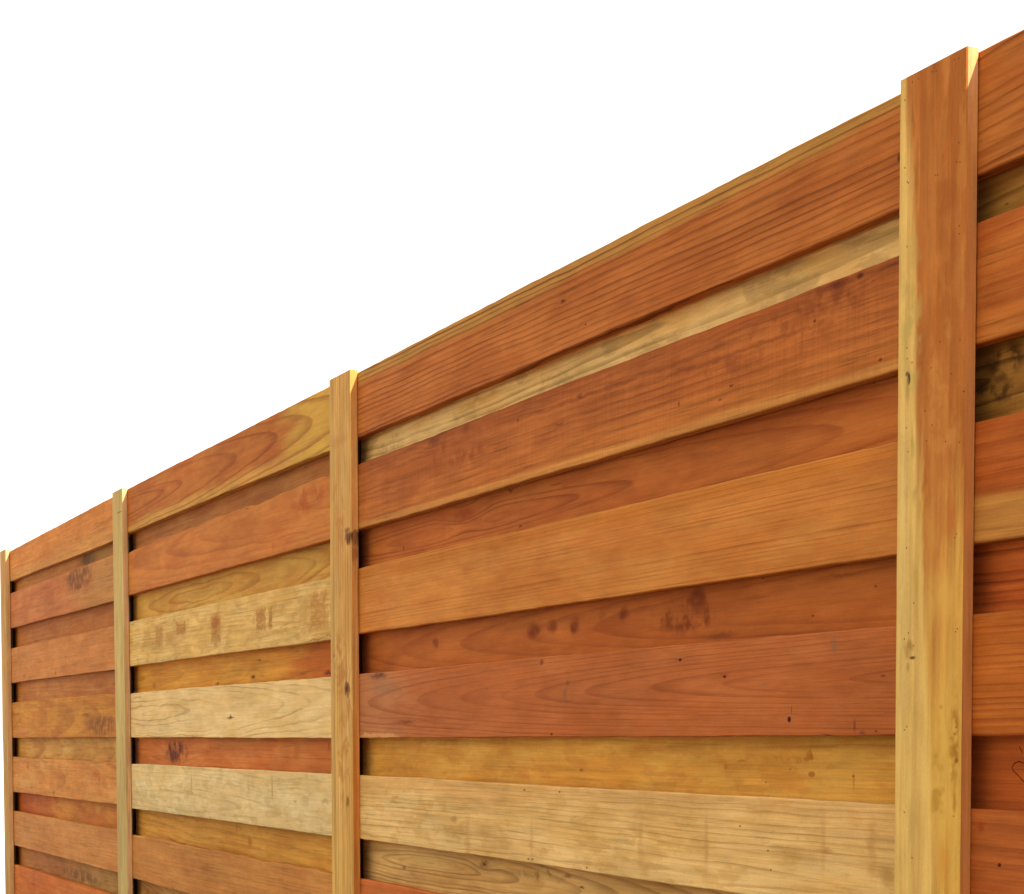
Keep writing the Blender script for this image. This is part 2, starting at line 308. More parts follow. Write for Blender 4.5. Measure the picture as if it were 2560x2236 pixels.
BOARDS = [
    ('f', -8.6300, -6.4252, (0.657, 0.7833), (0.6468, 0.7899),
     dict(a=(192, 116, 51), b=(178, 102, 41), l=(148, 76, 28), v0=-0.3, s=0.03, ls=0.2, f=[('h', -1, -0.028, 0.004, (184, 124, 62), 0.7, 0.04)]), 'plain orange top board of the farthest bay'),
    ('r', -8.6430, -6.4343, (0.5804, 0.6881), (0.5719, 0.6778),
     dict(fl=0.4, a=(170, 105, 45), b=(160, 93, 37), l=(128, 70, 26), v0=-0.1, k=0.03, s=0.02, ls=0.3, f=[('e', 1.5405, 0.0018, 0.2652, 0.0278, (92, 60, 26), 0.95, 0.8), ('e', 1.807, 0.0018, 0.1628, 0.0242, (136, 98, 46), 0.8, 0.8), ('p', 1.5408, 0.0059, 0.1613, 0.0361, (96, 58, 22), 0.9, 0.36), ('e', 1.73, 0.0178, 0.2526, 0.0407, (150, 108, 50), 0.6, 0.8)]), None),
    ('f', -8.6300, -6.4252, (0.462, 0.6084), (0.4517, 0.5998),
     dict(st=0.2, a=(176, 103, 53), b=(168, 91, 44), l=(140, 66, 30), v0=-0.1, k=0.03, s=0.02, ls=0.25, f=[('u', 1, 1.5141, 1.0, (170, 116, 58), 0.8), ('e', 1.3209, 0.0478, 0.0656, 0.02, (112, 62, 28), 0.85, 0.8), ('e', 1.5919, 0.0489, 0.0814, 0.0193, (118, 68, 30), 0.8, 0.8), ('e', 1.4774, 0.0083, 0.0976, 0.014, (108, 56, 26), 0.85, 0.8), ('e', 1.4294, 0.0371, 0.2759, 0.0479, (128, 74, 34), 0.7, 0.9), ('p', 1.4652, 0.0387, 0.3388, 0.0617, (110, 60, 26), 0.8, 0.42)]), 'board with a dark knot cluster near the top of the farthest bay'),
    ('r', -8.6430, -6.4343, (0.3491, 0.4931), (0.3429, 0.4827),
     dict(a=(164, 97, 42), b=(156, 85, 32), l=(130, 62, 24), v0=-0.3, s=0.02, ls=0.25, f=[('e', 0.8168, 0.0022, 0.0571, 0.0107, (130, 68, 30), 0.7, 0.8), ('e', 1.7165, 0.0128, 0.1291, 0.0164, (140, 72, 28), 0.6, 0.8)]), None),
    ('f', -8.6300, -6.4252, (0.2343, 0.377), (0.2273, 0.3709),
     dict(a=(183, 113, 57), b=(174, 103, 46), l=(154, 80, 36), v0=-0.3, s=0.02, ls=0.2, f=[('e', 1.2263, -0.0035, 0.03, 0.0058, (134, 70, 30), 0.7, 0.7), ('e', 0.3614, -0.0474, 0.0368, 0.0097, (140, 74, 34), 0.6, 0.7), ('e', 1.0211, -0.0557, 0.0237, 0.0119, (134, 70, 30), 0.7, 0.7), ('e', 1.8179, -0.0551, 0.2503, 0.0162, (156, 84, 40), 0.5, 0.9)]), None),
    ('r', -8.6430, -6.4343, (0.124, 0.2654), (0.1212, 0.2583),
     dict(a=(176, 109, 51), b=(164, 93, 38), l=(140, 70, 28), v0=-0.1, k=0.03, s=0.02, ls=0.3, f=[('e', 1.7013, -0.0049, 0.1553, 0.0193, (148, 78, 34), 0.6, 0.8)]), None),
    ('f', -8.6300, -6.4252, (0.0054, 0.152), (0.0042, 0.1492),
     dict(a=(186, 119, 40), b=(174, 103, 34), l=(140, 74, 26), v0=0.0, k=0.05, s=0.02, wob=0.06, ls=0.4, f=[('e', 1.5729, 0.006, 0.1225, 0.0126, (124, 58, 20), 0.75, 0.8), ('e', 1.9843, -0.0144, 0.0736, 0.0185, (112, 58, 22), 0.75, 0.8), ('e', 1.7405, -0.0191, 0.3533, 0.0356, (140, 84, 36), 0.7, 0.9), ('p', 1.8053, -0.0332, 0.3118, 0.0489, (120, 66, 26), 0.8, 0.42), ('e', 1.3189, -0.0519, 0.2154, 0.013, (200, 134, 56), 0.6, 0.8), ('e', 0.3238, -0.0455, 0.3582, 0.013, (192, 112, 70), 0.6, 0.8)]), 'golden brown board with smoky dark mottling in the farthest bay'),
    ('r', -8.6430, -6.4343, (-0.1037, 0.0364), (-0.106, 0.0352),
     dict(a=(190, 136, 65), b=(181, 119, 51), l=(146, 86, 36), v0=0.0, k=0.05, s=0.015, wob=0.06, ls=0.4, f=[('e', 1.0782, -0.0046, 0.1668, 0.015, (204, 156, 92), 0.6, 0.8), ('e', 0.4548, 0.0021, 0.1582, 0.008, (150, 96, 46), 0.6, 0.8), ('e', 1.6204, -0.0034, 0.0802, 0.014, (170, 108, 50), 0.6, 0.8)]), None),
    ('f', -8.6300, -6.4252, (-0.223, -0.0758), (-0.2144, -0.078),
     dict(a=(195, 130, 65), b=(185, 113, 50), l=(160, 84, 36), v0=0.0, k=0.05, s=0.02, wob=0.05, ls=0.4, f=[('e', 0.4041, 0.0379, 0.0547, 0.0194, (160, 84, 34), 0.8, 0.7), ('e', 1.7292, 0.0281, 0.0919, 0.0165, (166, 82, 30), 0.8, 0.7), ('e', 1.7809, 0.0112, 0.0261, 0.0164, (146, 70, 26), 0.7, 0.7), ('e', 0.9552, -0.0552, 0.0322, 0.0137, (130, 70, 24), 0.8, 0.7), ('e', 0.9172, -0.0227, 0.0807, 0.0457, (182, 104, 42), 0.7, 0.8), ('e', 1.938, 0.0622, 0.0499, 0.008, (160, 84, 34), 0.6, 0.8), ('e', 0.3053, -0.0351, 0.1837, 0.0327, (200, 144, 84), 0.5, 0.9)]), 'light orange board with several red-brown spots'),
    ('r', -8.6430, -6.4343, (-0.3315, -0.192), (-0.3266, -0.1835),
     dict(a=(185, 115, 44), b=(172, 95, 32), l=(146, 68, 22), v0=0.0, k=0.03, s=0.02, ls=0.3, f=[('u', -1, 0.6998, 0.8, (160, 70, 22), 0.9), ('e', 1.3261, 0.0085, 0.0579, 0.0233, (160, 88, 30), 0.5, 0.8), ('e', 1.6408, 0.0113, 0.0667, 0.0224, (198, 140, 66), 0.5, 0.8)]), None),
    ('f', -8.6300, -6.4252, (-0.4468, -0.3035), (-0.4405, -0.2985),
     dict(a=(188, 123, 65), b=(181, 111, 53), l=(160, 90, 42), v0=-0.3, s=0.02, ls=0.15), 'plain pinkish tan board low in the farthest bay'),
    ('r', -8.6430, -6.4343, (-0.5555, -0.4159), (-0.5488, -0.4095),
     dict(a=(168, 105, 53), b=(156, 91, 42), l=(124, 66, 30), v0=0.0, k=0.05, s=0.018, wob=0.05, ls=0.4, f=[('u', 1, 1.3242, 0.6, (160, 116, 60), 0.8), ('p', 1.3092, -0.0161, 0.4826, 0.0294, (104, 72, 32), 0.8, 0.44)]), None),
    ('f', -8.6300, -6.4252, (-0.6671, -0.5274), (-0.6639, -0.5208),
     dict(a=(193, 105, 44), b=(183, 91, 34), l=(156, 70, 26), v0=-0.3, s=0.02, ls=0.2), 'vivid orange board at the lower left corner'),
    ('r', -8.6430, -6.4343, (-0.7781, -0.6361), (-0.7759, -0.6329),
     dict(a=(190, 145, 80), b=(180, 130, 62), l=(140, 90, 40), k=0.03, d0=0.03, s=0.006), None),
    ('f', -8.6300, -6.4252, (-0.89, -0.75), (-0.8879, -0.7479),
     dict(a=(170, 100, 48), b=(160, 90, 38), l=(120, 62, 22), v0=-0.3, s=0.007), None),
    ('f', -6.4222, -4.1891, (0.6513, 0.7898), (0.6481, 0.7906),
     dict(fl=0.1, st=0.1, a=(172, 98, 40), b=(160, 84, 30), l=(128, 58, 18), k=0.04, d0=0.012, v0=0.01, s=0.013, wob=0.03, wob2=0.004, ls=0.6, late=0.55, lmin=0.8, f=[('h', -1, -0.04, 0.0, (190, 138, 66), 0.7, 0.02), ('u', 1, 1.8325, 0.3, (186, 138, 58), 0.9)], u0=0.1195), 'top board with nested arch grain turning yellow at its right end'),
    ('r', -6.4130, -4.1983, (0.5638, 0.6823), (0.565, 0.6791),
     dict(a=(160, 99, 47), b=(150, 85, 37), l=(120, 62, 28), v0=-0.3, s=0.02, ls=0.3, f=[('e', 0.1032, 0.0048, 0.0875, 0.015, (140, 86, 56), 0.6, 0.9)]), None),
    ('f', -6.4222, -4.1891, (0.4552, 0.5918), (0.4489, 0.593),
     dict(fl=0.1, st=0.1, a=(184, 109, 49), b=(174, 97, 41), l=(150, 72, 28), k=-0.03, d0=0.03, v0=0.03, s=0.014, wob=0.04, wob2=0.01, ls=0.4, wane=0.0022, f=[('k', 1.9741, 0.052, 0.0538, 0.0146, (160, 76, 26), 0.6, 0.8), ('p', 1.9432, 0.037, 0.1772, 0.0405, (156, 72, 24), 0.7, 0.46), ('e', 1.6591, -0.054, 0.0051, 0.0195, (130, 66, 24), 0.6, 0.8), ('e', 1.4314, 0.0641, 0.0258, 0.003, (110, 50, 20), 0.7, 0.7), ('e', 1.2551, 0.054, 0.0196, 0.0052, (150, 80, 40), 0.6, 0.8)], u0=2.3115), 'light orange board with an uneven upper edge'),
    ('r', -6.4130, -4.1983, (0.3438, 0.4862), (0.3345, 0.4799),
     dict(fl=0.12, st=0.08, a=(190, 140, 64), b=(182, 124, 50), l=(150, 92, 32), k=0.06, d0=0.012, v0=0.0, s=0.013, wob=0.05, wob2=0.015, ls=0.6, lmin=0.6, f=[('e', 1.0944, -0.0342, 0.2356, 0.0172, (196, 152, 78), 0.6, 0.9), ('e', 1.6858, -0.0128, 0.0978, 0.0078, (170, 104, 44), 0.5, 0.9)], u0=1.0198), None),
    ('f', -6.4222, -4.1891, (0.2311, 0.3719), (0.2233, 0.3624),
     dict(blot=((180, 132, 70), 0.5), a=(206, 162, 98), b=(194, 146, 78), l=(164, 114, 56), k=0.03, d0=0.012, v0=-0.05, s=0.011, wob=0.03, ls=0.35, f=[('b', 0.4639, 0.0092, 0.0604, 0.0406, (166, 114, 58), 0.95, 0.5), ('b', 0.3081, 0.0189, 0.0633, 0.0268, (174, 126, 66), 0.7, 0.6), ('b', 0.598, -0.004, 0.0676, 0.028, (170, 122, 64), 0.7, 0.6), ('b', 0.7284, 0.02, 0.074, 0.0229, (162, 106, 52), 0.95, 0.5), ('b', 1.1155, 0.0029, 0.0573, 0.0495, (158, 100, 44), 0.95, 0.5), ('e', 1.1077, 0.0162, 0.0574, 0.0194, (158, 88, 40), 0.8, 0.7), ('b', 1.5457, 0.0033, 0.0494, 0.0339, (162, 106, 48), 0.95, 0.4), ('b', 1.6299, 0.0017, 0.0206, 0.0334, (158, 104, 46), 0.95, 0.5), ('b', 2.0154, -0.001, 0.0879, 0.0548, (170, 114, 54), 0.95, 0.5), ('b', 1.9057, 0.0007, 0.0493, 0.0373, (176, 128, 64), 0.7, 0.6), ('e', 1.9958, -0.0688, 0.129, 0.0028, (130, 80, 32), 0.7, 0.7), ('e', 2.1136, -0.0633, 0.0957, 0.0018, (120, 66, 26), 0.7, 0.7), ('e', 1.7106, -0.0366, 0.2555, 0.0078, (172, 118, 58), 0.5, 0.8), ('b', 1.1139, -0.0402, 0.0411, 0.0172, (174, 124, 62), 0.8, 0.6)], u0=0.4909), 'pale board printed with blurred reddish brown stain patches'),
    ('r', -6.4130, -4.1983, (0.1176, 0.2621), (0.1123, 0.2543),
     dict(a=(192, 130, 48), b=(184, 116, 38), l=(150, 84, 24), k=0.03, d0=0.02, s=0.014, wob=0.04, ls=0.4, f=[('u', 1, 1.7711, 0.35, (176, 84, 26), 0.9), ('k', 1.3684, -0.0251, 0.0334, 0.0103, (112, 50, 18), 0.8, 0.7), ('e', 1.0153, -0.0349, 0.0376, 0.0055, (104, 48, 16), 0.8, 0.7), ('e', 1.4288, 0.0152, 0.0218, 0.0031, (90, 46, 14), 0.8, 0.6), ('e', 1.9936, -0.0344, 0.047, 0.0092, (84, 34, 12), 0.85, 0.7), ('e', 0.2695, -0.0226, 0.0316, 0.0123, (140, 76, 26), 0.6, 0.8)]), 'set-back golden board turning red towards its right end'),
    ('f', -6.4222, -4.1891, (0.0046, 0.1457), (0.0024, 0.1402),
     dict(fl=0.15, a=(216, 177, 124), b=(207, 164, 106), l=(146, 104, 54), k=0.045, d0=0.006, v0=0.006, s=0.012, wob=0.04, wob2=0.012, ls=0.5, late=0.6, lmin=0.0, st=0.08, f=[('k', 1.2521, -0.0163, 0.0626, 0.0042, (110, 70, 30), 0.75, 0.8), ('e', 1.2521, -0.0163, 0.0158, 0.0074, (80, 48, 18), 0.9, 0.6), ('e', 0.1732, 0.0568, 0.0767, 0.0037, (150, 104, 56), 0.7, 0.8), ('e', 0.7093, 0.0282, 0.2712, 0.0162, (176, 134, 74), 0.4, 0.9)], u0=0.4909), 'pale blond board with looping grain and a small star-shaped knot'),
    ('r', -6.4130, -4.1983, (-0.1078, 0.0356), (-0.1067, 0.0334),
     dict(a=(186, 107, 50), b=(176, 93, 38), l=(146, 68, 26), v0=-0.3, s=0.02, ls=0.25, f=[('k', 0.5003, -0.0081, 0.1168, 0.0359, (120, 56, 28), 0.8, 0.7), ('p', 0.54, -0.0019, 0.1901, 0.0476, (84, 32, 16), 0.9, 0.44), ('e', 0.9319, 0.0172, 0.0086, 0.0246, (150, 78, 36), 0.6, 0.8), ('e', 1.7467, 0.01, 0.0453, 0.033, (160, 82, 36), 0.5, 0.8), ('e', 1.9957, 0.0205, 0.0118, 0.0167, (130, 66, 30), 0.6, 0.8), ('e', 1.1613, 0.0254, 0.6118, 0.0065, (176, 116, 56), 0.6, 0.8)]), 'set-back reddish board with a dark knot patch between pale boards'),
    ('f', -6.4222, -4.1891, (-0.2223, -0.0798), (-0.2193, -0.0787),
     dict(fl=0.15, blot=((186, 148, 92), 0.5), a=(212, 179, 130), b=(203, 165, 110), l=(160, 120, 66), k=0.035, d0=0.01, v0=-0.03, s=0.012, wob=0.04, wob2=0.01, ls=0.35, late=0.5, lmin=0.1, st=0.08, f=[('e', 0.829, 0.0203, 0.0136, 0.0456, (160, 118, 60), 0.6, 0.8), ('e', 0.7915, -0.0011, 0.0819, 0.0069, (164, 120, 62), 0.6, 0.8), ('e', 1.4152, 0.0293, 0.0187, 0.031, (176, 134, 72), 0.5, 0.8), ('e', 1.631, 0.024, 0.0104, 0.0417, (160, 116, 60), 0.6, 0.8), ('e', 1.4903, 0.0665, 0.6451, 0.0061, (212, 150, 98), 0.5, 0.8), ('e', 1.8177, 0.0014, 0.0225, 0.0058, (150, 110, 60), 0.6, 0.8), ('e', 2.0614, 0.0064, 0.0582, 0.0092, (154, 120, 70), 0.5, 0.9)], u0=0.9578), 'pale greyish blond board with two faint vertical smudges'),
    ('r', -6.4130, -4.1983, (-0.3322, -0.1913), (-0.3348, -0.1883),
     dict(a=(190, 132, 54), b=(180, 118, 44), l=(146, 86, 28), v0=-0.1, k=0.03, s=0.015, wob=0.05, ls=0.4, f=[('e', 1.2011, 0.0238, 0.0119, 0.0258, (160, 92, 34), 0.6, 0.8), ('e', 1.3279, -0.0079, 0.034, 0.0211, (150, 84, 30), 0.7, 0.8)]), None),
    ('f', -6.4222, -4.1891, (-0.4445, -0.3042), (-0.445, -0.3068),
     dict(a=(183, 119, 59), b=(174, 107, 50), l=(150, 82, 36), v0=-0.3, s=0.009, ls=0.25, saw=0.04, wane=0.002, f=[('e', 0.1501, 0.0698, 0.1318, 0.0051, (204, 150, 84), 0.7, 0.6), ('e', 2.013, 0.0682, 0.1742, 0.0242, (188, 136, 70), 0.3, 0.9)]), 'pinkish tan board low in the second bay with a ragged upper edge'),
    ('r', -6.4130, -4.1983, (-0.554, -0.4135), (-0.554, -0.414),
     dict(a=(178, 128, 66), b=(160, 104, 50), l=(120, 72, 32), k=0.06, d0=0.01, s=0.01, wob=0.05, ls=0.6), None),
    ('f', -6.4222, -4.1891, (-0.6671, -0.526), (-0.6639, -0.526),
     dict(a=(165, 85, 35), b=(150, 72, 26), l=(110, 45, 12), k=-0.02, d0=0.06, s=0.005), None),
    ('r', -6.4130, -4.1983, (-0.7781, -0.6361), (-0.7759, -0.6329),
     dict(a=(165, 85, 35), b=(150, 72, 26), l=(110, 45, 12), k=-0.02, d0=0.06, s=0.005), None),
    ('f', -6.4222, -4.1891, (-0.8901, -0.7501), (-0.8879, -0.7479),
     dict(a=(170, 100, 48), b=(160, 90, 38), l=(120, 62, 22), v0=-0.3, s=0.007), None),
    ('f', -4.1861, -1.9822, (0.6494, 0.7888), (0.6514, 0.7923),
     dict(a=(174, 98, 44), b=(160, 84, 34), l=(104, 46, 12), v0=-0.32, s=0.0105, wob=0.02, wob2=0.003, slope=0.003, ls=1, late=0.45, lmin=0.75, saw=0.02, st=0.07, f=[('h', 1, 0.04, 0.0055, (168, 122, 58), 0.7, 0.016), ('k', 1.1243, 0.0128, 0.0144, 0.0053, (95, 38, 14), 0.8, 0.6), ('e', 2.1114, -0.0063, 0.0043, 0.0058, (70, 30, 10), 0.8, 0.5), ('e', 1.1794, -0.0809, 0.0047, 0.0022, (60, 25, 8), 0.8, 0.5), ('e', 1.2134, -0.0428, 0.0046, 0.0021, (60, 25, 8), 0.8, 0.5)]), 'orange-brown top board with straight dark grain lines and a pale edge'),
    ('r', -4.1770, -1.9913, (0.5639, 0.6804), (0.5679, 0.6824),
     dict(st=0.08, fl=0.15, blot=((176, 134, 84), 0.7), a=(212, 168, 108), b=(204, 152, 88), l=(125, 92, 44), k=0.02, d0=0.02, v0=0.012, s=0.011, wob=0.03, ls=0.5, f=[('e', 0.6847, 0.013, 0.1703, 0.0119, (172, 120, 48), 0.6, 0.8), ('e', 1.8293, 0.0063, 0.041, 0.0075, (190, 158, 92), 0.5, 0.8), ('h', -1, -0.026, 0, (122, 86, 42), 0.6, 0.006)], u0=1.6085), 'pale straw-coloured board set back under the top board'),
    ('f', -4.1861, -1.9822, (0.4526, 0.5919), (0.4549, 0.5959),
     dict(a=(172, 94, 42), b=(154, 79, 32), l=(108, 48, 18), v0=-0.4, s=0.013, wob=0.03, wob2=0.012, ls=0.4, late=0.3, lmin=0.1, saw=0.08, pit=0.45, st=0.2, f=[('h', -1, -0.03, 0.004, (176, 100, 42), 0.5, 0.03), ('h', -1, -0.058, 0.0015, (186, 124, 62), 0.6, 0.006), ('h', 1, 0.045, 0, (132, 62, 24), 0.5, 0.03), ('k', 0.5205, 0.056, 0.0429, 0.0139, (104, 46, 24), 0.7, 0.7), ('e', 0.6876, 0.0583, 0.0279, 0.0119, (112, 48, 20), 0.6, 0.8), ('p', 0.6569, 0.0265, 0.2308, 0.045, (124, 54, 20), 0.6, 0.5), ('k', 1.975, 0.064, 0.0415, 0.0113, (104, 38, 16), 0.8, 0.8), ('e', 2.0265, 0.0646, 0.011, 0.005, (66, 24, 10), 0.8, 0.6), ('e', 1.9116, 0.0518, 0.0492, 0.0073, (184, 100, 46), 0.5, 0.8), ('p', 1.9607, 0.0525, 0.1556, 0.0361, (116, 52, 20), 0.7, 0.47), ('e', 1.9701, 0.067, 0.0248, 0.0062, (84, 30, 14), 0.7, 0.7), ('p', 1.7761, 0.0233, 0.3322, 0.0495, (122, 56, 24), 0.5, 0.52), ('e', 1.1902, 0.042, 0.0139, 0.0092, (96, 40, 14), 0.7, 0.7), ('e', 1.1109, 0.0074, 0.0225, 0.0033, (96, 40, 14), 0.6, 0.7), ('e', 1.6956, -0.0216, 0.0092, 0.0023, (80, 30, 12), 0.8, 0.6), ('e', 1.6631, -0.0364, 0.0071, 0.0017, (80, 30, 12), 0.8, 0.6), ('e', 1.5371, -0.0232, 0.0038, 0.0053, (80, 30, 12), 0.7, 0.6), ('e', 1.339, 0.038, 0.5936, 0.0056, (116, 52, 20), 0.5, 0.8), ('e', 1.7205, 0.022, 0.3792, 0.0039, (112, 48, 18), 0.5, 0.8)]), 'rough reddish brown board with saw marks and dark smudged knots'),
    ('r', -4.1770, -1.9913, (0.3415, 0.4836), (0.3401, 0.4859),
     dict(fl=0.1, st=0.08, a=(168, 91, 38), b=(156, 78, 30), l=(126, 56, 20), k=0.035, d0=0.025, v0=-0.004, s=0.01, wob=0.012, ls=0.7, late=0.5, lmin=0.4, f=[('k', 0.6021, 0.0156, 0.0688, 0.0183, (132, 54, 16), 0.65, 0.7), ('e', 0.8302, 0.0368, 0.0165, 0.0029, (90, 38, 14), 0.8, 0.7), ('e', 1.0282, 0.0265, 0.0363, 0.0034, (118, 52, 18), 0.6, 0.7), ('e', 0.8754, -0.0318, 0.0162, 0.0021, (70, 26, 10), 0.85, 0.6), ('e', 0.2686, -0.0169, 0.0072, 0.0074, (104, 44, 16), 0.7, 0.7), ('e', 0.5135, -0.0106, 0.0032, 0.0265, (186, 110, 60), 0.5, 0.8), ('e', 2.0118, 0.0451, 0.0037, 0.0041, (96, 44, 16), 0.6, 0.7)], u0=1.2031), None),
    ('f', -4.1861, -1.9822, (0.2279, 0.3695), (0.2279, 0.3681),
     dict(a=(190, 118, 54), b=(180, 104, 44), l=(136, 70, 22), v0=-0.3, s=0.0075, wob=0.006, wob2=0.0016, ls=0.5, late=0.5, lmin=0.3, st=0.05, fl=0.06, slope=-0.002, f=[('h', 1, 0.064, 0, (198, 130, 64), 0.7, 0.004), ('h', 1, 0.048, 0, (170, 94, 28), 0.6, 0.02), ('u', 1, 2.0302, 0.4, (166, 90, 38), 0.6)]), 'smooth light orange board with fine straight grain'),
    ('r', -4.1770, -1.9913, (0.1131, 0.2589), (0.1122, 0.2589),
     dict(a=(166, 88, 36), b=(154, 77, 29), l=(116, 48, 16), k=-0.03, d0=0.03, v0=0, s=0.009, wob=0.02, kd=0.35, ls=0.42, late=0.5, lmin=0.3, st=0.08, fl=0.1, f=[('e', 0.9332, 0.0067, 0.0365, 0.0191, (108, 41, 10), 0.9, 0.75), ('e', 1.014, 0.0096, 0.0301, 0.0173, (118, 51, 18), 0.9, 0.75), ('e', 1.1061, 0.005, 0.0287, 0.0196, (106, 41, 12), 0.9, 0.75), ('e', 1.2137, 0.0186, 0.0181, 0.0171, (130, 63, 20), 0.6, 0.8), ('e', 1.2951, 0.016, 0.0259, 0.0174, (108, 43, 12), 0.9, 0.75), ('e', 1.5417, 0.0231, 0.0372, 0.0299, (106, 43, 14), 0.9, 0.75), ('p', 1.5101, 0.0009, 0.1468, 0.0375, (112, 47, 10), 0.9, 0.46), ('e', 0.4501, 0.0056, 0.022, 0.0159, (116, 53, 18), 0.9, 0.75), ('e', 0.2044, -0.0107, 0.0633, 0.0202, (136, 69, 24), 0.5, 0.9), ('e', 1.6096, -0.034, 0.0707, 0.007, (108, 49, 16), 0.6, 0.8), ('e', 1.9342, 0.0301, 0.1126, 0.0042, (114, 61, 22), 0.5, 0.9), ('e', 2.0187, 0.0106, 0.0037, 0.0023, (100, 40, 14), 0.8, 0.5), ('e', 1.8668, -0.0189, 0.0041, 0.0024, (100, 40, 14), 0.8, 0.5), ('e', 1.733, 0.0421, 0.0044, 0.0025, (100, 40, 14), 0.8, 0.5)], u0=1.9907), 'set-back reddish board with a row of dark curly knots'),
    ('f', -4.1861, -1.9822, (0.0031, 0.1411), (0.0031, 0.1402),
     dict(a=(172, 93, 48), b=(162, 83, 38), l=(120, 54, 24), k=-0.028, d0=0.012, v0=0.006, s=0.0054, wob=0.008, wob2=0.0015, ls=0.42, late=0.5, lmin=0.4, st=0.05, fl=0.08, f=[('u', -1, 0.3493, 0.35, (168, 106, 68), 0.7), ('e', 1.9705, 0.0515, 0.0106, 0.0167, (120, 84, 60), 0.65, 0.9), ('e', 1.793, 0.003, 0.012, 0.0061, (130, 90, 60), 0.5, 0.9), ('e', 1.1323, 0.0009, 0.0128, 0.027, (120, 78, 50), 0.6, 0.9), ('e', 1.142, 0.0222, 0.0096, 0.0067, (110, 54, 28), 0.6, 0.8), ('e', 0.1933, 0.0614, 0.0744, 0.0101, (70, 40, 28), 0.8, 0.8), ('e', 0.2229, 0.0354, 0.1213, 0.0285, (128, 92, 70), 0.5, 0.9), ('k', 0.362, -0.0354, 0.0602, 0.0049, (110, 48, 20), 0.7, 0.8), ('k', 1.5437, 0.0469, 0.0064, 0.0033, (80, 20, 8), 0.95, 0.5), ('k', 1.6797, 0.0179, 0.0064, 0.0029, (90, 24, 8), 0.95, 0.5), ('k', 1.8586, -0.0453, 0.0063, 0.0054, (58, 14, 12), 0.95, 0.5), ('e', 1.8648, -0.0323, 0.0016, 0.0098, (90, 40, 20), 0.7, 0.7), ('e', 1.0367, 0.0608, 0.0152, 0.0055, (92, 44, 24), 0.7, 0.7), ('e', 2.0845, 0.0075, 0.008, 0.002, (110, 40, 16), 0.8, 0.6), ('e', 2.0203, -0.055, 0.0047, 0.0124, (90, 40, 30), 0.6, 0.8), ('e', 1.9552, -0.0672, 0.0137, 0.0021, (60, 24, 20), 0.8, 0.7), ('e', 2.0701, -0.0623, 0.0045, 0.002, (90, 34, 20), 0.8, 0.6), ('e', 2.0381, -0.0638, 0.0111, 0.0046, (100, 50, 40), 0.6, 0.8), ('e', 0.1708, -0.0652, 0.172, 0.0059, (200, 138, 84), 0.8, 0.4), ('e', 1.0765, -0.0638, 0.0066, 0.003, (60, 25, 8), 0.8, 0.5), ('e', 2.0594, 0.073, 0.0036, 0.0022, (60, 25, 8), 0.8, 0.5), ('e', 2.0502, 0.0719, 0.0037, 0.0022, (60, 25, 8), 0.8, 0.5)], u0=2.1286), 'broad pinkish red board with arched grain pointing left and small dark knots'),
    ('r', -4.1770, -1.9913, (-0.1077, 0.0341), (-0.1093, 0.0341),
     dict(fl=0.12, blot=((172, 106, 44), 0.4), a=(200, 144, 64), b=(188, 124, 48), l=(142, 88, 30), k=0.006, d0=0.05, v0=-0.02, s=0.016, wob=0.03, wob2=0.003, ls=0.5, late=0.6, lmin=0.4, f=[('e', 1.8564, 0.0131, 0.0134, 0.0104, (150, 80, 22), 0.8, 0.4), ('e', 1.8659, -0.0108, 0.0113, 0.0049, (150, 82, 24), 0.8, 0.4), ('e', 1.6735, 0.0041, 0.0162, 0.0041, (150, 86, 30), 0.7, 0.6), ('e', 1.6288, -0.0034, 0.006, 0.0053, (156, 88, 34), 0.7, 0.6), ('p', 1.7824, 0.008, 0.0946, 0.009, (150, 88, 30), 0.7, 0.5), ('e', 1.9701, -0.0191, 0.0038, 0.0189, (156, 96, 36), 0.6, 0.8), ('e', 1.9691, -0.0118, 0.0048, 0.0021, (100, 50, 16), 0.7, 0.6), ('e', 0.8875, -0.0257, 0.0393, 0.0188, (182, 108, 50), 0.6, 0.8), ('e', 1.1313, -0.0157, 0.0111, 0.0034, (120, 70, 24), 0.7, 0.6), ('e', 1.4052, 0.0201, 0.1688, 0.0088, (166, 96, 34), 0.5, 0.9), ('e', 0.7767, 0.0319, 0.1111, 0.0074, (150, 88, 34), 0.4, 0.9), ('e', 1.7442, -0.0241, 0.0033, 0.0019, (130, 80, 30), 0.8, 0.5), ('e', 1.8104, -0.005, 0.0032, 0.0018, (130, 80, 30), 0.8, 0.5)]), None),
    ('f', -4.1861, -1.9822, (-0.2181, -0.0796), (-0.2211, -0.0814),
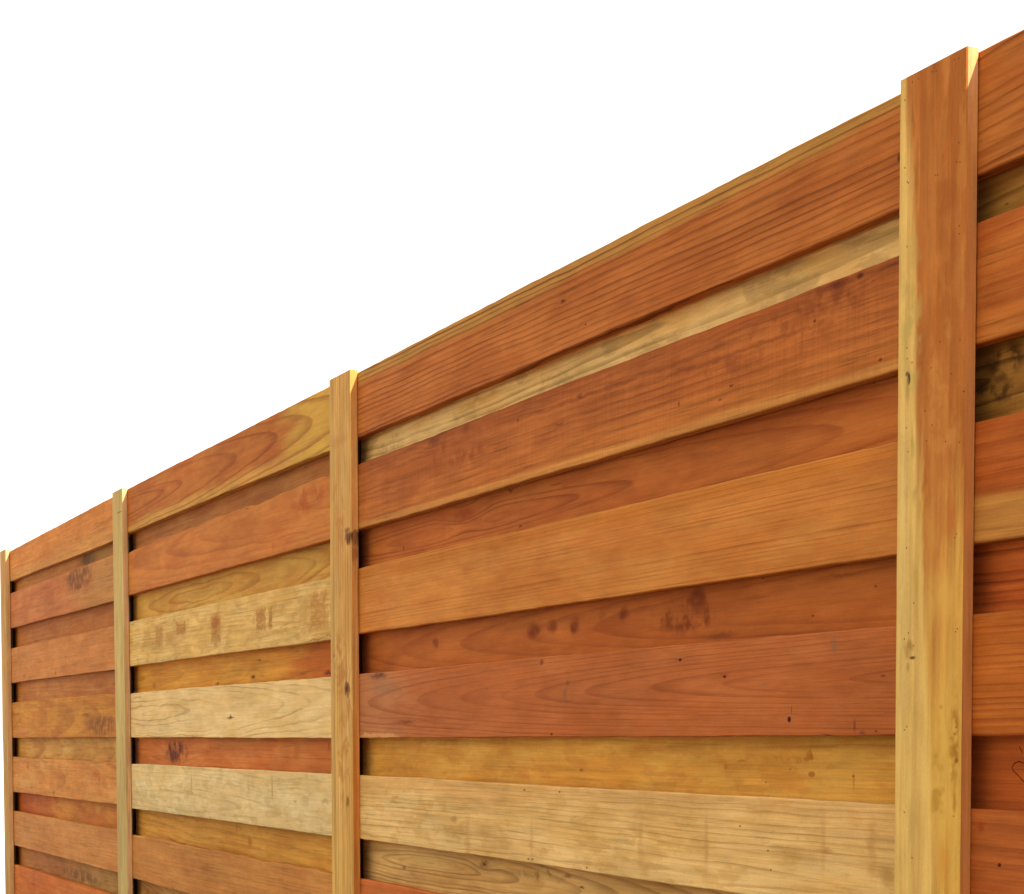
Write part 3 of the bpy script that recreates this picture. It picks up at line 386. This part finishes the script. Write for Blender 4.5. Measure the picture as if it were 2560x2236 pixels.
     dict(fl=0.2, blot=((184, 136, 74), 0.5), a=(210, 166, 108), b=(200, 152, 90), l=(150, 98, 46), k=0.02, d0=0.012, v0=-0.045, s=0.0095, wob=0.03, wob2=0.006, ls=0.42, late=0.5, lmin=0.1, f=[('h', 1, 0.035, 0, (196, 140, 80), 0.5, 0.03), ('e', 0.6902, -0.0486, 0.0241, 0.0837, (166, 112, 58), 0.44999999999999996, 0.9), ('e', 0.9907, -0.0344, 0.0139, 0.0777, (166, 112, 58), 0.33, 0.9), ('e', 1.4131, -0.0143, 0.0165, 0.0692, (166, 112, 58), 0.33, 0.9), ('e', 1.6261, -0.0042, 0.0109, 0.0649, (166, 112, 58), 0.36, 0.9), ('e', 1.9468, 0.0111, 0.0099, 0.0585, (166, 112, 58), 0.33, 0.9), ('e', 2.061, 0.0165, 0.0164, 0.0562, (166, 112, 58), 0.48, 0.9), ('e', 0.6187, -0.0057, 0.0229, 0.0108, (150, 104, 50), 0.6, 0.8), ('e', 0.7698, -0.0225, 0.0764, 0.0119, (170, 116, 60), 0.5, 0.9), ('e', 1.9538, 0.0019, 0.0293, 0.0064, (156, 104, 50), 0.6, 0.9), ('e', 2.0994, -0.022, 0.0299, 0.0202, (150, 108, 54), 0.6, 0.9), ('e', 1.1969, -0.0212, 0.031, 0.0094, (164, 112, 56), 0.5, 0.9), ('e', 0.9595, 0.06, 0.0053, 0.0023, (96, 52, 20), 0.8, 0.5), ('e', 1.1092, 0.06, 0.0049, 0.0023, (96, 52, 20), 0.8, 0.5), ('e', 1.7252, 0.0257, 0.0034, 0.0019, (96, 52, 20), 0.8, 0.5), ('e', 1.8036, -0.0052, 0.0033, 0.0018, (96, 52, 20), 0.8, 0.5), ('e', 0.9765, -0.062, 0.0053, 0.0023, (96, 52, 20), 0.8, 0.5), ('e', 0.994, -0.0617, 0.0052, 0.0023, (96, 52, 20), 0.8, 0.5), ('e', 1.2171, -0.0635, 0.0046, 0.0022, (96, 52, 20), 0.8, 0.5), ('e', 1.8114, -0.0315, 0.0032, 0.0018, (96, 52, 20), 0.8, 0.5)], u0=1.2661), 'broad pale tan board crossed by faint brown roller marks'),
    ('r', -4.1770, -1.9913, (-0.3336, -0.1871), (-0.3289, -0.1901),
     dict(fl=0.15, a=(196, 150, 92), b=(180, 130, 72), l=(122, 84, 42), k=0.05, d0=0.01, v0=0.006, s=0.0075, wob=0.02, ls=0.6, lmin=0.5, f=[('k', 0.6992, 0.022, 0.0334, 0.0084, (120, 76, 34), 0.7, 0.8), ('e', 0.7012, 0.0229, 0.0099, 0.003, (80, 40, 14), 0.9, 0.6), ('e', 0.3769, 0.0135, 0.099, 0.0213, (190, 146, 84), 0.6, 0.8), ('e', 0.2586, -0.0081, 0.0217, 0.0076, (90, 52, 24), 0.7, 0.7), ('e', 0.3299, -0.0222, 0.0921, 0.0083, (130, 88, 52), 0.5, 0.9), ('e', 1.076, 0.0241, 0.0228, 0.0097, (110, 66, 30), 0.7, 0.8), ('e', 1.1326, 0.0085, 0.0127, 0.0041, (66, 34, 14), 0.8, 0.7), ('p', 0.9576, 0.0168, 0.1185, 0.0186, (110, 70, 34), 0.8, 0.5)], u0=0.602), None),
    ('f', -4.1861, -1.9822, (-0.4441, -0.3056), (-0.4419, -0.3009),
     dict(a=(184, 98, 48), b=(172, 84, 36), l=(140, 62, 22), k=0.02, v0=-0.1, d0=0.05, s=0.008, ls=0.4), None),
    ('r', -4.1770, -1.9913, (-0.553, -0.4131), (-0.553, -0.4109),
     dict(a=(170, 100, 48), b=(160, 90, 38), l=(120, 62, 22), v0=-0.3, s=0.007), None),
    ('f', -4.1861, -1.9822, (-0.6671, -0.525), (-0.6639, -0.525),
     dict(a=(190, 145, 80), b=(180, 130, 62), l=(140, 90, 40), k=0.03, d0=0.03, s=0.006), None),
    ('r', -4.1770, -1.9913, (-0.7781, -0.6361), (-0.7759, -0.6329),
     dict(a=(190, 145, 80), b=(180, 130, 62), l=(140, 90, 40), k=0.03, d0=0.03, s=0.006), None),
    ('f', -4.1861, -1.9822, (-0.8901, -0.7501), (-0.8879, -0.7479),
     dict(a=(165, 85, 35), b=(150, 72, 26), l=(110, 45, 12), k=-0.02, d0=0.06, s=0.005), None),
    ('f', -1.9791, 0.2298, (0.654, 0.7931), (0.6519, 0.7899),
     dict(a=(170, 98, 44), b=(156, 82, 33), l=(112, 48, 14), k=0.035, v0=-0.16, d0=0.04, s=0.017, slope=-0.08, wob=0.02, ls=0.65, late=0.45, lmin=0.6, seed=77), 'orange-brown top board at the right with slanting grain'),
    ('r', -1.9700, 0.2207, (0.5709, 0.685), (0.5677, 0.6829),
     dict(a=(150, 104, 46), b=(136, 84, 34), l=(84, 44, 16), v0=-0.3, slope=-0.06, s=0.016, ls=0.6, f=[('e', 0.0775, -0.0087, 0.006, 0.0018, (96, 50, 16), 0.7, 0.7), ('e', 0.0498, -0.0251, 0.0452, 0.0111, (120, 86, 44), 0.5, 0.9)]), None),
    ('f', -1.9791, 0.2298, (0.459, 0.5989), (0.4569, 0.5957),
     dict(a=(172, 94, 40), b=(158, 78, 31), l=(120, 46, 12), v0=-0.2, slope=-0.03, s=0.02, ls=0.4, wob=0.03, f=[('h', -1, -0.045, 0, (172, 100, 42), 0.6, 0.03)]), None),
    ('r', -1.9700, 0.2207, (0.3409, 0.49), (0.3374, 0.4879),
     dict(a=(150, 100, 42), b=(124, 78, 30), l=(70, 38, 14), v0=0.0, k=0.1, d0=0.02, s=0.013, wob=0.06, wob2=0.02, ls=0.7, saw=0.05, f=[('p', 0.0752, 0.0259, 0.0518, 0.0277, (62, 34, 14), 0.9, 0.42), ('p', 0.053, -0.0098, 0.0673, 0.0186, (66, 38, 16), 0.85, 0.42), ('e', 0.068, 0.004, 0.0166, 0.0093, (80, 48, 22), 0.7, 0.9), ('e', 0.09, 0.0362, 0.0295, 0.0023, (80, 44, 14), 0.8, 0.8)]), 'dark mottled olive-brown board set back at the right edge'),
    ('f', -1.9791, 0.2298, (0.2277, 0.3689), (0.227, 0.3654),
     dict(a=(170, 86, 36), b=(156, 74, 28), l=(120, 44, 12), v0=-0.25, s=0.02, ls=0.3, f=[('h', -1, -0.012, -0.02, (172, 114, 54), 0.9, 0.014)]), 'red-brown board with a pale sapwood strip along its lower edge'),
    ('r', -1.9700, 0.2207, (0.1179, 0.2587), (0.118, 0.258),
     dict(a=(178, 88, 38), b=(164, 76, 30), l=(112, 42, 14), v0=-0.2, s=0.014, wob=0.03, ls=0.6), None),
    ('f', -1.9791, 0.2298, (0.0042, 0.1459), (0.004, 0.146),
     dict(a=(172, 92, 36), b=(160, 80, 28), l=(124, 50, 14), v0=-0.3, s=0.0075, wob=0.008, wob2=0.002, ls=0.6, late=0.35, lmin=0.6, seed=31), 'right-hand board with dense even horizontal grain lines'),
    ('r', -1.9700, 0.2207, (-0.1097, 0.0352), (-0.109, 0.035),
     dict(a=(172, 84, 36), b=(162, 76, 30), l=(110, 40, 12), v0=-0.3, s=0.03, ls=0.2, f=[('l', 0.1204, 0.0094, 0.1115, 0.0111, 0.0011, (70, 20, 6), 0.85), ('l', 0.1115, 0.0111, 0.1033, 0.0087, 0.0011, (70, 20, 6), 0.85), ('l', 0.1033, 0.0087, 0.0989, 0.0045, 0.0011, (70, 20, 6), 0.85), ('l', 0.0989, 0.0045, 0.1012, 0.0004, 0.0011, (70, 20, 6), 0.85), ('l', 0.1012, 0.0004, 0.1095, -0.0046, 0.0011, (70, 20, 6), 0.85), ('l', 0.1095, -0.0046, 0.1177, -0.01, 0.0011, (70, 20, 6), 0.85), ('l', 0.1177, -0.01, 0.1222, -0.0127, 0.0011, (70, 20, 6), 0.85), ('l', 0.1127, 0.0278, 0.1179, 0.0214, 0.0011, (70, 20, 6), 0.85)]), 'dark red board with a thin curled dark pen stroke'),
    ('f', -1.9791, 0.2298, (-0.221, -0.0817), (-0.221, -0.081),
     dict(a=(166, 86, 38), b=(152, 72, 29), l=(120, 46, 16), k=0.02, v0=-0.08, d0=0.03, s=0.02, ls=0.4, f=[('k', 0.1201, 0.0057, 0.0049, 0.0032, (84, 26, 12), 0.9, 0.5), ('e', 0.0821, 0.0472, 0.0123, 0.0103, (128, 44, 14), 0.5, 0.8)]), None),
    ('r', -1.9700, 0.2207, (-0.33, -0.19), (-0.33, -0.19),
     dict(a=(190, 145, 80), b=(180, 130, 62), l=(140, 90, 40), k=0.03, d0=0.03, s=0.006), None),
    ('f', -1.9791, 0.2298, (-0.442, -0.302), (-0.442, -0.302),
     dict(a=(170, 100, 48), b=(160, 90, 38), l=(120, 62, 22), v0=-0.3, s=0.007), None),
    ('r', -1.9700, 0.2207, (-0.553, -0.411), (-0.553, -0.411),
     dict(a=(170, 100, 48), b=(160, 90, 38), l=(120, 62, 22), v0=-0.3, s=0.007), None),
    ('f', -1.9791, 0.2298, (-0.6671, -0.525), (-0.6639, -0.525),
     dict(a=(170, 100, 48), b=(160, 90, 38), l=(120, 62, 22), v0=-0.3, s=0.007), None),
    ('r', -1.9700, 0.2207, (-0.7781, -0.6361), (-0.7759, -0.6329),
     dict(a=(170, 100, 48), b=(160, 90, 38), l=(120, 62, 22), v0=-0.3, s=0.007), None),
    ('f', -1.9791, 0.2298, (-0.8901, -0.7501), (-0.8879, -0.7479),
     dict(a=(165, 85, 35), b=(150, 72, 26), l=(110, 45, 12), k=-0.02, d0=0.06, s=0.005), None),
]
BATTENS = [
    (-8.722, -8.585, -8.722, -8.585, 0.79,
     dict(a=(184, 136, 76), b=(174, 122, 62), l=(140, 92, 42), v0=-0.3, s=0.012, ls=0.3), 'farthest batten at the free end of the fence'),
    (-6.504, -6.36, -6.49, -6.352, 0.7925,
     dict(a=(188, 156, 98), b=(178, 142, 84), l=(150, 112, 60), v0=-0.2, s=0.012, ls=0.4, f=[('e', 1.7712, 0.0285, 0.0025, 0.052, (100, 66, 30), 0.8, 0.6)]), 'pale greyish batten second from the left'),
    (-4.262, -4.1185, -4.268, -4.121, 0.793,
     dict(a=(200, 150, 86), b=(188, 132, 68), l=(146, 86, 40), v0=-0.2, s=0.02, wob=0.012, ls=0.5, st=0.22, side=((200, 138, 80), (184, 118, 60), (150, 88, 40)), f=[('h', -1, -0.035, 0, (190, 148, 84), 0.6, 0.03), ('u', -1, 0.9764, 0.5, (206, 156, 80), 0.6), ('l', -4.2644, 0.6593, -4.1668, 0.6652, 0.0035, (70, 36, 12), 0.9), ('l', -4.2361, 0.6599, -4.1888, 0.6622, 0.006, (60, 30, 10), 0.8), ('e', 1.4847, 0.0593, 0.0189, 0.0373, (74, 30, 14), 0.95, 0.6), ('e', 1.5031, 0.0461, 0.0069, 0.0269, (110, 56, 26), 0.7, 0.7), ('e', 1.7027, 0.0012, 0.0207, 0.081, (170, 104, 56), 0.5, 0.9), ('k', 1.157, 0.039, 0.0209, 0.0244, (110, 60, 26), 0.95, 0.5), ('e', 1.1178, 0.0463, 0.04, 0.0189, (158, 96, 44), 0.7, 0.9), ('e', 0.9125, 0.0367, 0.0193, 0.0163, (110, 66, 28), 0.85, 0.7), ('e', 1.3728, -0.0059, 0.0262, 0.0138, (170, 112, 56), 0.6, 0.9), ('p', 1.2152, -0.0093, 0.1055, 0.0657, (164, 100, 44), 0.7, 0.46), ('p', 1.5308, -0.0163, 0.1397, 0.0602, (170, 108, 54), 0.7, 0.48), ('p', 1.0042, 0.0139, 0.1585, 0.0652, (168, 106, 46), 0.7, 0.48), ('e', 1.2343, -0.0508, 0.0053, 0.0113, (130, 80, 36), 0.7, 0.7)], sf=[('e', 1.4837, 0.07, 0.0171, 0.1553, (70, 28, 12), 0.95, 0.5), ('e', 1.4537, 0.0694, 0.0292, 0.1554, (130, 70, 30), 0.7, 0.8), ('u', -1, 1.1213, 0.3, (188, 112, 50), 0.8)]), 'tan batten with a dark knot at its edge and a short crack near the top'),
    (-2.0472, -1.9116, -2.0486, -1.913, 0.7965,
     dict(fl=0.1, blot=((180, 112, 52), 0.5), a=(174, 102, 46), b=(160, 88, 36), l=(140, 68, 24), v0=0.2, s=0.03, wob=0.03, wob2=0.01, ls=0.35, late=0.2, st=0.1, side=((204, 144, 102), (192, 130, 86), (160, 98, 58)), f=[('u', -1, 1.1887, 0.34, (208, 156, 74), 0.9), ('e', 1.2238, 0.0317, 0.0708, 0.0364, (206, 152, 72), 0.8, 0.9), ('e', 1.2967, 0.0064, 0.057, 0.0243, (196, 134, 62), 0.7, 0.9), ('e', 1.3121, 0.0423, 0.0374, 0.0236, (172, 92, 36), 0.8, 0.9), ('e', 1.0253, 0.0346, 0.1999, 0.0473, (210, 160, 74), 0.75, 0.9), ('h', -1, 0.0845, -0.074, (208, 165, 94), 0.9, 0.024), ('e', 1.7923, -0.0393, 0.0332, 0.0042, (134, 84, 30), 0.6, 0.9), ('e', 1.7335, -0.031, 0.0474, 0.0066, (140, 84, 28), 0.6, 0.9), ('e', 1.6664, -0.0268, 0.0237, 0.0058, (150, 94, 34), 0.6, 0.9), ('e', 1.6113, 0.0099, 0.0281, 0.032, (186, 112, 50), 0.5, 0.9), ('p', 1.6563, 0.0173, 0.0934, 0.0473, (140, 70, 24), 0.5, 0.5), ('p', 1.4492, 0.0284, 0.1407, 0.0471, (190, 122, 60), 0.6, 0.5), ('p', 1.555, -0.0386, 0.1437, 0.0282, (172, 140, 74), 0.7, 0.48), ('e', 1.2683, -0.0533, 0.3419, 0.0077, (212, 182, 118), 0.5, 0.9), ('e', 1.2892, -0.0157, 0.2017, 0.0075, (206, 164, 86), 0.6, 0.9), ('e', 1.2162, 0.0035, 0.0668, 0.013, (204, 156, 76), 0.6, 0.9), ('e', 1.4852, -0.0443, 0.0086, 0.0042, (60, 40, 30), 0.95, 0.4), ('e', 1.492, -0.0478, 0.0038, 0.0051, (80, 56, 40), 0.8, 0.5), ('e', 1.4773, -0.0459, 0.0163, 0.0067, (150, 118, 62), 0.6, 0.9), ('e', 1.4678, -0.0466, 0.0192, 0.0042, (160, 128, 66), 0.5, 0.9), ('e', 1.1484, -0.0321, 0.0029, 0.0092, (80, 46, 20), 0.9, 0.7), ('e', 1.1607, -0.0391, 0.0165, 0.0118, (136, 96, 46), 0.7, 0.9), ('e', 1.1375, -0.0413, 0.0097, 0.0051, (140, 104, 54), 0.6, 0.9), ('e', 1.341, -0.0306, 0.0173, 0.0067, (150, 118, 54), 0.6, 0.9), ('e', 1.5927, -0.0366, 0.0191, 0.0075, (168, 134, 66), 0.6, 0.9), ('e', 1.2421, -0.0259, 0.0193, 0.0075, (176, 136, 56), 0.6, 0.9), ('e', 1.4111, -0.0357, 0.0288, 0.005, (160, 128, 60), 0.6, 0.9), ('e', 0.937, -0.0292, 0.0586, 0.0118, (170, 132, 74), 0.6, 0.9), ('e', 1.8411, 0.0026, 0.0168, 0.0048, (140, 70, 24), 0.6, 0.8), ('p', 1.049, 0.0542, 0.0801, 0.0142, (150, 96, 28), 0.9, 0.44), ('e', 1.0246, 0.0593, 0.0042, 0.0047, (134, 84, 24), 0.9, 0.5), ('e', 0.976, 0.0561, 0.0179, 0.0063, (156, 98, 30), 0.8, 0.7), ('e', 1.0299, 0.0184, 0.0048, 0.0073, (176, 128, 50), 0.7, 0.7), ('e', 1.0879, 0.0273, 0.0038, 0.0064, (178, 130, 50), 0.7, 0.7), ('e', 1.0795, 0.0545, 0.0047, 0.0071, (170, 116, 44), 0.7, 0.7), ('p', 0.987, 0.0231, 0.0764, 0.0193, (170, 122, 44), 0.8, 0.46), ('e', 0.9017, 0.0365, 0.0429, 0.0176, (196, 128, 50), 0.7, 0.9), ('l', -1.9806, 0.0326, -1.9734, -0.1838, 0.0012, (160, 116, 54), 0.6), ('e', 1.8382, 0.0431, 0.0014, 0.0019, (72, 36, 14), 0.75, 0.6), ('e', 1.8374, 0.0516, 0.0014, 0.0019, (72, 36, 14), 0.75, 0.6), ('e', 1.8374, -0.0006, 0.0014, 0.0019, (72, 36, 14), 0.75, 0.6), ('e', 1.8362, 0.0067, 0.0014, 0.0019, (72, 36, 14), 0.75, 0.6), ('e', 1.8373, -0.0416, 0.0014, 0.002, (72, 36, 14), 0.75, 0.6), ('e', 1.8379, -0.0292, 0.0014, 0.002, (72, 36, 14), 0.75, 0.6), ('e', 1.8206, -0.0573, 0.0014, 0.002, (72, 36, 14), 0.75, 0.6), ('e', 1.7399, -0.0562, 0.0014, 0.002, (72, 36, 14), 0.75, 0.6), ('e', 1.7219, -0.0509, 0.0014, 0.002, (72, 36, 14), 0.75, 0.6), ('e', 1.7199, -0.0484, 0.0014, 0.002, (72, 36, 14), 0.75, 0.6), ('e', 1.7409, 0.0531, 0.0014, 0.0019, (72, 36, 14), 0.75, 0.6), ('e', 1.7199, 0.0495, 0.0014, 0.0019, (72, 36, 14), 0.75, 0.6), ('e', 1.7178, 0.0558, 0.0014, 0.0019, (72, 36, 14), 0.75, 0.6), ('e', 1.7155, 0.0068, 0.0014, 0.0019, (72, 36, 14), 0.75, 0.6), ('e', 1.7143, 0.0117, 0.0014, 0.0019, (72, 36, 14), 0.75, 0.6), ('e', 1.6445, -0.0499, 0.0014, 0.002, (72, 36, 14), 0.75, 0.6), ('e', 1.6452, 0.0553, 0.0014, 0.0019, (72, 36, 14), 0.75, 0.6), ('e', 1.636, 0.0555, 0.0014, 0.0019, (72, 36, 14), 0.75, 0.6), ('e', 1.5232, -0.0482, 0.0014, 0.002, (72, 36, 14), 0.75, 0.6), ('e', 1.5103, -0.048, 0.0014, 0.002, (72, 36, 14), 0.75, 0.6), ('e', 1.5038, -0.0379, 0.0014, 0.002, (72, 36, 14), 0.75, 0.6), ('e', 1.5184, 0.0193, 0.0014, 0.0019, (72, 36, 14), 0.75, 0.6), ('e', 1.5137, 0.0589, 0.0014, 0.0019, (72, 36, 14), 0.75, 0.6), ('e', 1.4773, 0.0422, 0.0014, 0.0019, (72, 36, 14), 0.75, 0.6), ('e', 1.4909, 0.002, 0.0014, 0.002, (72, 36, 14), 0.75, 0.6), ('e', 1.4532, 0.0661, 0.0014, 0.0019, (72, 36, 14), 0.75, 0.6), ('e', 1.4419, -0.0104, 0.0014, 0.002, (72, 36, 14), 0.75, 0.6), ('e', 1.4232, 0.0046, 0.0014, 0.002, (72, 36, 14), 0.75, 0.6), ('e', 1.4058, -0.0066, 0.0014, 0.002, (72, 36, 14), 0.75, 0.6), ('e', 1.4001, 0.0323, 0.0014, 0.0019, (72, 36, 14), 0.75, 0.6), ('e', 1.3956, 0.0592, 0.0014, 0.0019, (72, 36, 14), 0.75, 0.6), ('e', 1.4273, -0.0486, 0.0014, 0.002, (72, 36, 14), 0.75, 0.6), ('e', 1.3979, -0.0448, 0.0014, 0.002, (72, 36, 14), 0.75, 0.6), ('e', 1.2894, 0.0553, 0.0014, 0.0019, (72, 36, 14), 0.75, 0.6), ('e', 1.2855, 0.0522, 0.0014, 0.0019, (72, 36, 14), 0.75, 0.6), ('e', 1.2823, -0.0466, 0.0015, 0.002, (72, 36, 14), 0.75, 0.6), ('e', 1.2145, -0.0305, 0.0014, 0.002, (72, 36, 14), 0.75, 0.6), ('e', 1.1788, -0.041, 0.0015, 0.002, (72, 36, 14), 0.75, 0.6), ('e', 1.1719, -0.0494, 0.0015, 0.002, (72, 36, 14), 0.75, 0.6), ('e', 1.1628, -0.0298, 0.0015, 0.002, (72, 36, 14), 0.75, 0.6), ('e', 1.1791, 0.0586, 0.0014, 0.0019, (72, 36, 14), 0.75, 0.6), ('e', 1.1756, 0.0555, 0.0014, 0.0019, (72, 36, 14), 0.75, 0.6), ('e', 1.065, -0.0428, 0.0015, 0.002, (72, 36, 14), 0.75, 0.6), ('e', 1.0612, -0.0479, 0.0015, 0.002, (72, 36, 14), 0.75, 0.6), ('e', 1.0635, 0.058, 0.0014, 0.0019, (72, 36, 14), 0.75, 0.6), ('e', 1.0556, 0.0557, 0.0014, 0.0019, (72, 36, 14), 0.75, 0.6), ('e', 0.9603, -0.0465, 0.0015, 0.0021, (72, 36, 14), 0.75, 0.6), ('e', 0.959, 0.0548, 0.0014, 0.0019, (72, 36, 14), 0.75, 0.6), ('e', 0.9053, -0.0296, 0.0015, 0.002, (72, 36, 14), 0.75, 0.6)], sf=[('u', -1, 1.7318, 0.1, (172, 100, 48), 0.75)]), 'nearest broad batten, straw-coloured on the left and orange on the right'),
    (0.163, 0.3, 0.163, 0.3, 0.794,
     dict(a=(178, 112, 52), b=(168, 98, 42), l=(140, 72, 30), v0=-0.2, s=0.01, ls=0.4), None),
]
TH, BT = .019, .0172
REAR = .026         # face of the rear boards behind the face of the front boards
for i, (kind, x0, x1, zl, zr, P, label) in enumerate(BOARDS):
    rng = random.Random(100 + i)
    P = dict(P); P['seed'] = P.get('seed', i + 1)
    mat = wood('redwood_board_%02d' % i, P)
    zc = (zl[0] + zl[1] + zr[0] + zr[1]) / 4
    me = plank('board', x1 - x0, lambda t: zl[0] + (zr[0] - zl[0]) * t - zc, lambda t: zl[1] + (zr[1] - zl[1]) * t - zc,
               TH, rng, seg=64, wane=P.get('wane', 0.))
    link('board', me, mat, fence, (x0 + OX, 0 if kind == 'f' else REAR, zc + EYE), label)
for i, (xl, xr, xlb, xrb, top, P, label) in enumerate(BATTENS):
    rng = random.Random(500 + i)
    P = dict(P); P['seed'] = 60 + i; P['upright'] = True
    mat = wood('redwood_batten_%02d' % i, P)
    xc = (xl + xr) / 2
    h = EYE + top
    zf = h - (top + .5)                      # xl, xr hold at the top; xlb, xrb half a metre below eye level
    def lo(t): z = t * h - EYE; return xlb + (xl - xlb) * (z + .5) / (top + .5) - xc
    def hi(t): z = t * h - EYE; return xrb + (xr - xrb) * (z + .5) / (top + .5) - xc
    me = plank('batten', h, lo, hi, BT, rng, seg=64, upright=True, wander=.0004, chip=.0002, bow=.0)
    me.materials.append(mat)
    P3 = dict(P); P3['f'] = P.get('sf', []); P3['a'], P3['b'], P3['l'] = P.get('side', ((204, 156, 114), (194, 144, 100), (164, 108, 66)))
    me.materials.append(wood('sawn_batten_edge_%02d' % i, {k: v for k, v in P3.items()}))  # sawn edge paler than the face, colour raised further to brighten its sunlit top
    for pl in me.polygons:
        if abs(pl.normal.x) > .9: pl.material_index = 1
    link('batten', me, None, fence, (xc + OX, -BT - .0006, 0), label)
    # strip and post behind the joint, coloured near-black to paint in the slots' deep shade, and the batten that closes the joint at the back
    P2 = dict(a=(54, 28, 14), b=(42, 20, 9), l=(24, 10, 4), upright=True, seed=80 + i, rough=.8)
    pm = wood('joint_shade_wood_%02d' % i, P2)
    me = plank('spacer_strip', h - .03, lambda t: -.009, lambda t: .009, .0245, rng, seg=8, upright=True, bow=0)
    link('spacer_strip', me, pm, fence, (xc + OX, TH + .0014, 0))
    if i == 0:           # strip added to stop light leaking through the free end
        me = plank('added_end_strip', h - .03, lambda t: -.067, lambda t: -.0475, .04, rng, seg=8, upright=True, bow=0)
        link('added_end_strip', me, mat, fence, (xc + OX, 0, 0))
    me = plank('post', h - .03, lambda t: -.07, lambda t: .07, .09, rng, seg=8, upright=True, bow=0)
    link('post', me, pm, fence, (xc + OX, TH + .0014 + .026, 0))
